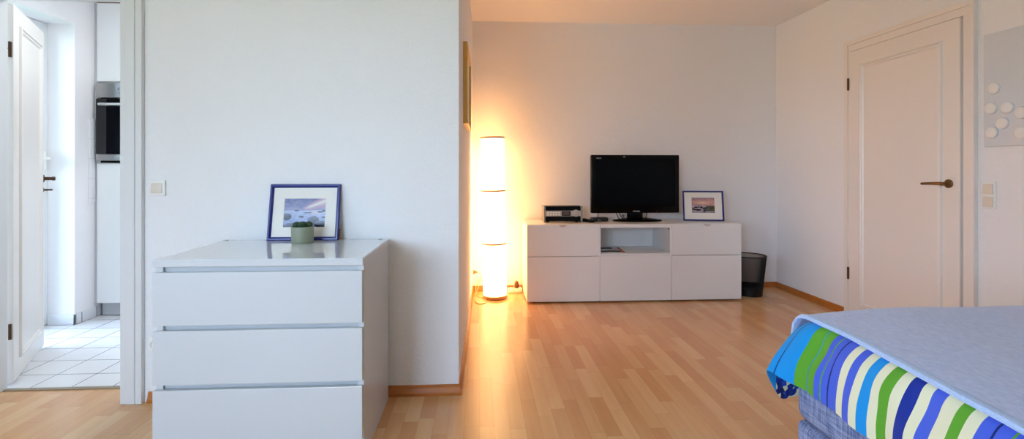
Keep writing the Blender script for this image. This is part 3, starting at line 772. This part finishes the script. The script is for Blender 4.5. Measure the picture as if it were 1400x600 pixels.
obj('neck', bm, TVBLACK, tl, True)
bm = bmesh.new(); lathe(bm, [(0, 0), (.98, 0), (1, .006), (.97, .011), (.7, .02), (.42, .028), (.2, .033), (0, .034)], 72)
for v in bm.verts: v.co = Vector((1.425 + v.co.x * .226, 4.285 + v.co.y * .105, .6605 + v.co.z))
obj('base', bm, TVBLACK, tl, True)
for pts in ([(1.235, TY + .06, .80), (1.23, TY + .05, .745), (1.245, TY + .045, .70), (1.262, TY + .05, .678), (1.31, TY + .11, .668)],
            [(1.27, TY + .06, .79), (1.262, TY + .05, .74), (1.275, TY + .05, .70), (1.30, TY + .07, .712), (1.315, TY + .09, .70), (1.30, TY + .14, .667)],
            [(1.515, TY + .06, .80), (1.513, TY + .055, .74), (1.513, TY + .06, .70), (1.52, TY + .14, .668)]):
    bm = bmesh.new(); tube(bm, pts, .0035, 8, 8); obj('cable', bm, CORDB, tl, True)

# small receiver box + remote + radio
rb = thing('receiver_box', 'small black receiver box on the tv cabinet left of the television base', 'receiver box', (1.072, 4.275, .6605), (0, 0, .03))
bm = bmesh.new(); box(bm, -.072, .072, -.045, .045, .003, .036, .006, 3); obj('case', bm, BLACKG, rb, True, world=False)
for x in (-.05, .05):
    for y in (-.03, .03):
        bm = bmesh.new(); lathe(bm, [(0, 0), (.006, 0), (.006, .004), (0, .004)], 10, (x, y, 0)); obj('foot', bm, BLACKM, rb, world=False)
for x, m_, r_ in ((-.014, LETTER, .004), (.004, LETTER, .003), (.048, SILVERD, .003)):
    bm = bmesh.new(); lathe(bm, [(0, 0), (r_, 0), (r_, -.0015), (0, -.0015)], 10, (x, -.045, .014), axis='Y'); obj('indicator', bm, m_, rb, world=False)
bm = bmesh.new(); tube(bm, [(-.012, .0, .036), (-.012, -.01, .05), (-.004, .01, .075), (0, .035, .11)], .003, 8, 8); obj('cable', bm, CORDB, rb, True, world=False)

rm = thing('remote_control', 'black remote control lying beside the silver radio', 'remote control', (.955, 4.235, .6605), (0, 0, math.radians(28)))
bm = bmesh.new(); box(bm, -.024, .024, -.075, .075, 0, .018, .006, 3)
for v in bm.verts:
    if v.co.z > .009: v.co.z += (v.co.y + .075) * .05
obj('case', bm, BLACKM, rm, True, world=False)
bm = bmesh.new()
for i in range(3):
    for j in range(7): box(bm, -.018 + i * .013, -.009 + i * .013, -.06 + j * .017, -.052 + j * .017, .018 + (.015 + j * .017) * .05, .021 + (.02 + j * .017) * .05, .001, 1)
obj('button', bm, VENT, rm, world=False)

RY = 4.2
ra = thing('radio', 'silver and black table radio with round dial on the tv cabinet', 'radio', (.737, RY, .6605))
rx0, rx1, rz0, rz1 = .565, .908, .668, .800
bm = bmesh.new(); box(bm, rx0 + .016, rx1 - .016, RY + .004, RY + .13, rz0 + .002, rz1, .004); obj('case', bm, BLACKM, ra)
for a in (rx0, rx1 - .016):
    bm = bmesh.new(); box(bm, a, a + .016, RY - .004, RY + .135, .6605, rz1 + .002, .004, 2); obj('end_panel', bm, SILVERD, ra)
obj('front_panel', B(rx0 + .016, rx1 - .016, RY - .001, RY + .005, rz0 + .045, rz0 + .094, .001), SILVER, ra)
obj('display', B(rx0 + .158, rx0 + .236, RY - .003, RY, rz0 + .049, rz0 + .090, .001), BLACKG, ra)
obj('display_window', B(rx0 + .168, rx0 + .226, RY - .0036, RY - .0025, rz0 + .055, rz0 + .083), mat('lcd', rgb(96, 84, 78), .25, bump=.01), ra)
for j in range(2):
    for i in range(5):
        xx = rx0 + .03 + i * .024
        obj('button', B(xx, xx + .017, RY - .004, RY, rz0 + .054 + j * .018, rz0 + .066 + j * .018, .0015), SWM, ra)
bm = bmesh.new(); lathe(bm, [(0, 0), (.031, 0), (.031, -.006), (.026, -.008), (.024, -.006), (.022, -.022), (.018, -.024), (0, -.023)], 40, (rx0 + .283, RY - .0005, rz0 + .072), axis='Y')
obj('dial', bm, SILVER, ra, True)
for z0, z1 in ((rz0 + .006, rz0 + .043), (rz0 + .096, rz1 - .004)):
    bm = bmesh.new()
    q = z0
    while q < z1 - .002: box(bm, rx0 + .02, rx1 - .02, RY + .001, RY + .0045, q, q + .0018); q += .0036
    obj('speaker_grille', bm, BLACKM, ra)
for x in (rx0 + .04, rx1 - .05):
    for y in (RY + .02, RY + .11):
        bm = bmesh.new(); lathe(bm, [(0, 0), (.011, 0), (.011, .0085), (0, .0085)], 14, (x, y, .6605)); obj('foot', bm, BLACKM, ra)

# ------------------------------------------------------------------ floor lamp
LX, LY, LR, LH = .140, 4.235, .103, 1.405
lp = thing('floor_lamp', 'tall glowing cylindrical floor lamp with three white shades', 'floor lamp', (LX, LY, 0), (0, math.radians(-1.0), 0))
bm = bmesh.new(); lathe(bm, [(0, .003), (.100, .003), (.104, .006), (.104, .028), (.100, .03), (0, .03)], 56); obj('base', bm, RINGW, lp, True, world=False)
bm = bmesh.new(); tube(bm, [(0, 0, .03), (0, 0, LH - .01)], .006, 8, 0); obj('pole', bm, SILVERD, lp, True, world=False)
zz = [.030, .482, .942, LH]
for k2 in range(3):
    a, b = zz[k2] + .002, zz[k2 + 1] - .010
    bm = bmesh.new(); n = 26
    lathe(bm, [(LR + .0006 * math.sin(q * 1.9), a + (b - a) * q / n) for q in range(n + 1)], 64)
    obj('lamp_shade', bm, SHADE, lp, True, world=False)
    bm = bmesh.new(); lathe(bm, [(LR - .006, b - .001), (LR + .004, b - .001), (LR + .004, b + .013), (LR - .006, b + .013)], 64, close=True)
    obj('ring', bm, RINGW, lp, True, world=False)
pw = sxw + .010
bm = bmesh.new(); lathe(bm, [(0, 0), (.018, 0), (.019, .012), (.012, .03), (.008, .042), (0, .042)], 20, (pw - LX, 4.30 - LY, .215), axis='X'); obj('plug', bm, mat('plug_tan', rgb(150, 100, 62), .5, bump=.02), lp, True, world=False)
cord = [(pw + .04, 4.30, .215), (pw + .065, 4.29, .19), (pw + .055, 4.25, .11), (-.028, 4.20, .05), (-.038, 4.14, .012), (-.02, 4.06, .006), (.01, 4.03, .005), (.05, 4.06, .005), (.058, 4.13, .006), (.045, 4.2, .006), (-.015, 4.27, .006), (-.03, 4.33, .06), (0, 4.36, .125), (.035, 4.36, .12), (.05, 4.345, .05), (.065, 4.30, .012), (.09, 4.28, .012)]
bm = bmesh.new(); tube(bm, [(x - LX, y - LY, z) for x, y, z in cord], .0032, 8, 10); obj('cord', bm, CORDW, lp, True, world=False)

# power strip and adapter left of the TV cabinet
ps = thing('power_strip', 'white power strip on the floor between lamp and tv cabinet', 'power strip', (.325, 4.405, 0), (0, 0, .12))
bm = bmesh.new(); box(bm, -.065, .065, -.028, .028, .002, .045, .008, 3); obj('case', bm, SWM, ps, True, world=False)
for x in (-.035, .012):
    bm = bmesh.new(); lathe(bm, [(.021, 0), (.021, .002), (.018, .002), (.017, -.008), (0, -.008)], 24, (x, 0, .0455)); obj('socket_well', bm, VENT, ps, True, world=False)
bm = bmesh.new(); tube(bm, [(.06, -.015, .02), (.066, -.06, .008), (.060, -.10, .005), (.05, -.16, .004), (.035, -.22, .004), (.04, -.26, .004)], .0035, 8, 8); obj('cord', bm, CORDW, ps, True, world=False)
ad = thing('plug_adapter', 'dark plug adapter by the end of the white power strip', 'adapter', (.342, 4.40, .0505))
bm = bmesh.new(); lathe(bm, [(0, -.004), (.02, -.004), (.022, .006), (.021, .03), (.014, .05), (.008, .062), (0, .064)], 24, (0, 0, 0), axis='Z')
bmesh.ops.rotate(bm, verts=bm.verts, cent=(0, 0, 0), matrix=Matrix.Rotation(math.radians(20), 3, 'X')); obj('plug_body', bm, BROWNM, ad, True, world=False)
bm = bmesh.new(); tube(bm, [(0, -.02, .055), (-.003, -.035, .07), (-.02, -.05, .055), (-.03, -.06, .0), (-.02, -.07, -.035), (.015, -.09, -.046)], .003, 8, 8); obj('cord', bm, CORDW, ad, True, world=False)

# ------------------------------------------------------------------ waste bin
bn = thing('waste_bin', 'black wire mesh waste bin on the floor right of the tv cabinet', 'waste bin', (2.425, 4.215, 0))
RB, RT, BH = .108, .140, .352
bm = bmesh.new(); ns, nh = 84, 30
rings = [[bm.verts.new(((RB + (RT - RB) * (.1 + .9 * j / nh)) * math.cos(2 * PI * (i + .5 * (j % 2)) / ns), (RB + (RT - RB) * (.1 + .9 * j / nh)) * math.sin(2 * PI * (i + .5 * (j % 2)) / ns), .06 + (BH - .06) * j / nh)) for i in range(ns)] for j in range(nh + 1)]
for j in range(nh):
    for i in range(ns):
        i2 = (i + 1) % ns
        if j % 2 == 0: bm.faces.new((rings[j][i], rings[j][i2], rings[j + 1][i])); bm.faces.new((rings[j][i2], rings[j + 1][i2], rings[j + 1][i]))
        else: bm.faces.new((rings[j][i], rings[j][i2], rings[j + 1][i2])); bm.faces.new((rings[j][i], rings[j + 1][i2], rings[j + 1][i]))
wr = obj('mesh_wall', bm, WIRE, bn, world=False)
md = wr.modifiers.new('wire', 'WIREFRAME'); md.thickness = .0036; md.use_even_offset = False
bm = bmesh.new(); lathe(bm, [(0, .002), (RB, .002), (RB + .001, .012), (RB + .0065, .088), (RB + .0025, .088), (RB - .003, .012), (0, .01)], 56); obj('base', bm, WIRE, bn, True, world=False)
bm = bmesh.new(); lathe(bm, [(RT + .005 * math.cos(q), BH + .005 * math.sin(q)) for q in [2 * PI * k2 / 10 for k2 in range(10)]], 64, close=True); obj('rim', bm, WIRE, bn, True, world=False)

# ------------------------------------------------------------------ magnetic board + magnets
bd = obj('magnet_board', B(2.828, 2.842, 1.90, 2.556, 1.247, 1.871, .0035, 2), BOARD)
tag(bd, 'plain grey board on the right wall carrying round white magnets', 'board')
mags = [(2.499, 1.565, 'round white magnet alone at the top of the grey board'),
        (2.514, 1.457, 'round white magnet at the left end of the board\'s second row'),
        (2.431, 1.452, 'round white magnet second from the left in the board\'s second row'),
        (2.455, 1.370, 'round white magnet in the middle, below the second row on the board'),
        (2.509, 1.323, 'lowest round white magnet near the left edge of the grey board'),
        (2.363, 1.311, 'round white magnet at the right photo edge, low on the board'),
        (2.363, 1.416, 'round white magnet at the right photo edge, end of the board\'s second row')]
for y, z, lb in mags:
    bm = bmesh.new(); lathe(bm, [(0, -.012), (.027, -.012), (.030, -.010), (.031, -.007), (.031, 0), (0, 0)], 36, (2.8278, y, z), axis='X')
    tag(obj('round_magnet', bm, MAGN, smooth=True), lb, 'magnet', 'white magnets on the grey board')

# ------------------------------------------------------------------ bed
BX0, BX1, BY0, BY1 = 1.062, 2.80, -.45, 1.568
bed = thing('box_spring_bed', 'grey blue upholstered box spring bed in the right corner of the photo', 'bed', ((BX0 + BX1) / 2, (BY0 + BY1) / 2, 0))
def cushion(x0, x1, y0, y1, z0, z1, bev, seg=4):
    return box(bmesh.new(), x0, x1, y0, y1, z0, z1, bev, seg)
obj('base', cushion(BX0, BX1, BY0, BY1, .05, .285, .022), TWEED, bed, True)
obj('mattress', cushion(BX0 - .002, BX1, BY0, BY1 + .004, .288, .515, .035), TWEED, bed, True)
obj('topper', cushion(1.10, BX1 - .02, BY0 + .02, BY1 - .03, .517, .592, .035), MATB, bed, True)
for x in (BX0 + .1, BX1 - .1):
    for y in (BY0 + .1, BY1 - .1):
        bm = bmesh.new(); lathe(bm, [(0, 0), (.02, 0), (.026, .05), (0, .05)], 20, (x, y, 0)); obj('leg', bm, BLACKM, bed, True)

# striped duvet: ribs run from under the blanket down over the side
def edge_x(y): return 1.112 - max(0, 1.40 - y) * .13
def rib_side(y):
    w1 = .007 * math.sin(y * 13 + .5) + .005 * math.sin(y * 31); w2 = .006 * math.sin(y * 11 + 1.9) + .004 * math.sin(y * 37 + 2)
    hz = .412 + .006 * math.sin(y * 9 + .3) - .003 * (y - 1.3); sh = (edge_x(y) - 1.112) * .75
    return [(1.45, y, .602), (1.20 + sh, y, .606), (1.125 + sh, y, .606), (1.093 + sh + w1 * .4, y, .588), (1.069 + sh + w1, y, .548), (1.049 + sh + w2, y, .494), (1.043 + sh + w2, y, .45), (1.043 + sh * .9 + w2, y, hz)]
ribs = []; svals = []
q = -.42
while q < 1.50: ribs.append(rib_side(q)); svals.append((q, 0)); q += .02
ribs += [[(1.45, 1.53, .602), (1.20, 1.53, .606), (1.124, 1.532, .606), (1.084, 1.535, .588), (1.056, 1.54, .55), (1.030, 1.545, .496), (1.018, 1.548, .455), (1.014, 1.55, .416)],
         [(1.45, 1.55, .602), (1.20, 1.55, .606), (1.126, 1.556, .604), (1.090, 1.565, .587), (1.064, 1.572, .551), (1.032, 1.580, .498), (1.013, 1.586, .460), (1.000, 1.590, .424)],
         [(1.45, 1.56, .602), (1.20, 1.56, .606), (1.130, 1.570, .602), (1.096, 1.582, .584), (1.070, 1.592, .552), (1.030, 1.602, .500), (1.004, 1.608, .464), (.984, 1.613, .434)],
         [(1.45, 1.57, .602), (1.22, 1.57, .604), (1.140, 1.584, .598), (1.106, 1.600, .578), (1.076, 1.612, .545), (1.040, 1.620, .490), (1.020, 1.626, .440), (1.014, 1.630, .378)],
         [(1.45, 1.575, .602), (1.24, 1.575, .603), (1.155, 1.592, .595), (1.118, 1.610, .572), (1.084, 1.624, .530), (1.052, 1.633, .455), (1.052, 1.635, .38), (1.060, 1.636, .300)],
         [(1.45, 1.58, .602), (1.27, 1.58, .602), (1.18, 1.596, .594), (1.15, 1.614, .570), (1.128, 1.628, .525), (1.106, 1.636, .45), (1.094, 1.640, .385), (1.088, 1.642, .318)]]
svals += [(1.53, 0), (1.566, 0), (1.605, 0), (1.66, .0), (1.70, 1), (1.74, 1)]
x = 1.2
while x < 2.78:
    w1 = .008 * math.sin(x * 17); ribs.append([(max(x, 1.45), 1.56, .602), (x + .02, 1.58, .602), (x, 1.598, .594), (x, 1.616 + w1 * .3, .57), (x, 1.63 + w1, .52), (x, 1.638 + w1, .45), (x, 1.64 + w1 * 1.3, .385), (x, 1.64 + w1 * 1.5, .32)]); svals.append((1.74, 1)); x += .05
bm = bmesh.new(); uvl = bm.loops.layers.uv.new('cloth')
SUB = 3; fine = []
for r in ribs:
    P = catmull(r, SUB); fine.append([bm.verts.new(p) for p in P])
sv = {}
for r, s_ in zip(fine, svals):
    for v in r: sv[v] = s_
# soft wrinkles in the hanging part
for r, (s_, e) in zip(fine, svals):
    for v in r:
        if v.co.z < .58 and e == 0 and v.co.y < 1.52: v.co.x += .005 * noise.noise(Vector((v.co.y * 9, v.co.z * 14, 1.3))); v.co.z += .002 * noise.noise(Vector((v.co.y * 20, 4, 1)))
for a, b in zip(fine, fine[1:]):
    for k2 in range(len(a) - 1):
        f = bm.faces.new((a[k2], a[k2 + 1], b[k2 + 1], b[k2]))
        for lp_ in f.loops:
            s_, e = sv[lp_.vert]; lp_[uvl].uv = ((s_ - S0) / (S1 - S0), e)
du = obj('duvet', bm, STRIPE, smooth=True)
tag(du, 'blue, green and cream striped duvet hanging over the bed side', 'duvet')
md = du.modifiers.new('thickness', 'SOLIDIFY'); md.thickness = .004; md.offset = 1
md = du.modifiers.new('soft', 'SUBSURF'); md.levels = 1; md.render_levels = 2

# fleece blanket on top
bm = bmesh.new(); rows = []
def top_z(x, y):
    e = edge_x(y); t = min(1, max(0, (x - e) / .35))
    return .621 + .020 * (1 - (1 - t) ** 2) + .006 * noise.noise(Vector((x * 3, y * 3, 0))) * t + .002 * noise.noise(Vector((x * 11, y * 11, 5)))
ys = [-.42 + .04 * i for i in range(50)] + [1.56, 1.58]
xsn = 44
for y in ys:
    e = edge_x(y); rows.append([bm.verts.new((e + (2.79 - e) * (i / xsn) ** 1.25, y, top_z(e + (2.79 - e) * (i / xsn) ** 1.25, y))) for i in range(xsn + 1)])
for dy, dz in ((.030, .006), (.052, .022), (.066, .046), (.072, .08), (.075, .12), (.077, .165)):
    y = 1.58 + dy; rows.append([bm.verts.new((1.112 - .004 * (dz > .04) + (2.79 - 1.112) * (i / xsn) ** 1.25, y + .004 * math.sin(i * .9) * (dz / .165), top_z(1.112 + (2.79 - 1.112) * (i / xsn) ** 1.25, 1.58) - dz)) for i in range(xsn + 1)])
edge_pts = [tuple(r[0].co) for r in rows]
for a, b in zip(rows, rows[1:]):
    for i in range(xsn): bm.faces.new((a[i], a[i + 1], b[i + 1], b[i]))
bl = obj('blanket', bm, BLANKET, smooth=True)
tag(bl, 'pale blue grey fleece blanket spread over the striped duvet', 'blanket')
md = bl.modifiers.new('thickness', 'SOLIDIFY'); md.thickness = .009; md.offset = -1
md = bl.modifiers.new('soft', 'SUBSURF'); md.levels = 1; md.render_levels = 2
bm = bmesh.new(); R_ = []
P = [Vector(p) for p in edge_pts]
for i, p in enumerate(P):      # folded-over hem: a flat rounded band along the blanket's left edge
    t = (P[min(i + 1, len(P) - 1)] - P[max(i - 1, 0)]).normalized(); side = Vector((1, 0, 0)); up = side.cross(t).normalized()
    if up.z < 0 and abs(t.z) < .5: up = -up
    if abs(t.z) >= .5: up = Vector((0, 1, 0))
    R_.append([bm.verts.new(p + side * a + up * b) for a, b in ((.016, .0025), (.004, .0035), (-.004, .001), (-.007, -.005), (-.005, -.011), (.002, -.013), (.016, -.012))])
for a, b in zip(R_, R_[1:]):
    for i in range(7): bm.faces.new((a[i], a[(i + 1) % 7], b[(i + 1) % 7], b[i]))
bm.faces.new(R_[0]); bm.faces.new(R_[-1][::-1])
obj('hem', bm, HEMM, bl, True, world=False)

# ------------------------------------------------------------------ garden outside the glazed door
struct(obj('ground_garden', B(-14, -3.3, -6, 12, -.3, -.12), LAWN))
def garden_tree(loc, hgt, spread, n, label, seed):
    rnd = random.Random(seed)
    t = thing('garden_tree', label, 'tree', loc)
    bm = bmesh.new(); tube(bm, [(0, 0, 0), (.05, .03, hgt * .4), (-.03, .05, hgt * .8)], lambda q: .09 * (1 - .6 * q), 10, 6); obj('trunk', bm, BARK, t, True, world=False)
    bm = bmesh.new()
    for _ in range(n):
        while True:
            p = Vector((rnd.uniform(-1, 1), rnd.uniform(-1, 1), rnd.uniform(-1, 1)))
            if .35 < p.length < 1: break
        p = Vector((p.x * spread, p.y * spread, hgt * .55 + p.z * hgt * .5)); s_ = rnd.uniform(.06, .13)
        a = Vector((rnd.gauss(0, 1), rnd.gauss(0, 1), rnd.gauss(0, 1))).normalized(); b = a.orthogonal().normalized()
        vs = [bm.verts.new(p + a * s_), bm.verts.new(p + b * s_ * .45), bm.verts.new(p - a * s_), bm.verts.new(p - b * s_ * .45)]
        bm.faces.new(vs)
    obj('foliage', bm, LEAFM, t, world=False)
garden_tree((-4.25, 1.75, -.12), 2.4, .6, 620, 'leafy garden tree mirrored in the oven door glass', 3)
garden_tree((-6.3, -1.0, -.12), 2.6, .9, 1200, 'leafy garden shrub outside the glazed kitchen door', 5)

# ------------------------------------------------------------------ daylight, camera
w = bpy.data.worlds.new('daylight'); SC.world = w; w.use_nodes = True; nt = w.node_tree
bg = nt.nodes['Background']
tc = nt.nodes.new('ShaderNodeTexCoord'); sx = nt.nodes.new('ShaderNodeSeparateXYZ'); nt.links.new(tc.outputs['Generated'], sx.inputs[0])
cr = nt.nodes.new('ShaderNodeValToRGB'); e = cr.color_ramp.elements
e[0].position = .0; e[0].color = (.30, .36, .34, 1); e[1].position = .7; e[1].color = (.47, .68, 1, 1)
k2 = e.new(.06); k2.color = (.56, .745, 1, 1)
nt.links.new(sx.outputs[2], cr.inputs[0]); nt.links.new(cr.outputs[0], bg.inputs[0])
bg.inputs[1].default_value = 21.5
def portal(loc, rot, sx_, sy_):
    l = bpy.data.lights.new('window_portal', 'AREA'); l.shape = 'RECTANGLE'; l.size = sx_; l.size_y = sy_; l.cycles.is_portal = True
    o = bpy.data.objects.new('window_portal', l); COL.objects.link(o); o.location = loc; o.rotation_euler = rot
portal(((RX0 + RX1) / 2, -2.36, (WZ0 + WZ1) / 2), (-PI / 2, 0, PI), RX1 - RX0, WZ1 - WZ0)
portal((-3.21, (WY0 + WY1) / 2, (WZ0 + WZ1) / 2), (PI / 2, 0, -PI / 2), WY1 - WY0, WZ1 - WZ0)
portal((-3.26, 3.21, 1.09), (PI / 2, 0, -PI / 2), .92, 2.18)

sl = bpy.data.lights.new('sun', 'SUN'); sl.energy = 5; sl.angle = math.radians(6); sl.color = (.84, .93, 1)
so = bpy.data.objects.new('sun', sl); COL.objects.link(so); so.rotation_euler = Vector((.5, .42, -.76)).to_track_quat('-Z', 'Y').to_euler()

kl = bpy.data.lights.new('kitchen_fill_light', 'AREA'); kl.shape = 'DISK'; kl.size = .4; kl.energy = 14; kl.color = (.90, .95, 1)  # added fill light that brightens the kitchen, no real fixture
ko = bpy.data.objects.new('kitchen_fill_light', kl); COL.objects.link(ko); ko.location = (-1.75, 3.15, CEIL - .05)

cam = bpy.data.cameras.new('camera'); co = bpy.data.objects.new('camera', cam); COL.objects.link(co)
co.location = (0, 0, H); co.rotation_euler = (PI / 2, 0, -math.radians(3.2))
cam.sensor_width = 36; cam.lens = 660 / 1400 * 36; cam.shift_x = 8 / 1400; cam.shift_y = -67 / 1400; cam.clip_start = .02
SC.camera = co
SC.view_settings.view_transform = 'Standard'; SC.view_settings.look = 'None'; SC.view_settings.gamma = 1
SC.view_settings.use_curve_mapping = False; SC.view_settings.exposure = .1
SC.cycles.max_bounces = 10; SC.cycles.diffuse_bounces = 6; SC.cycles.glossy_bounces = 4; SC.cycles.transparent_max_bounces = 8
SC.cycles.sample_clamp_indirect = 6
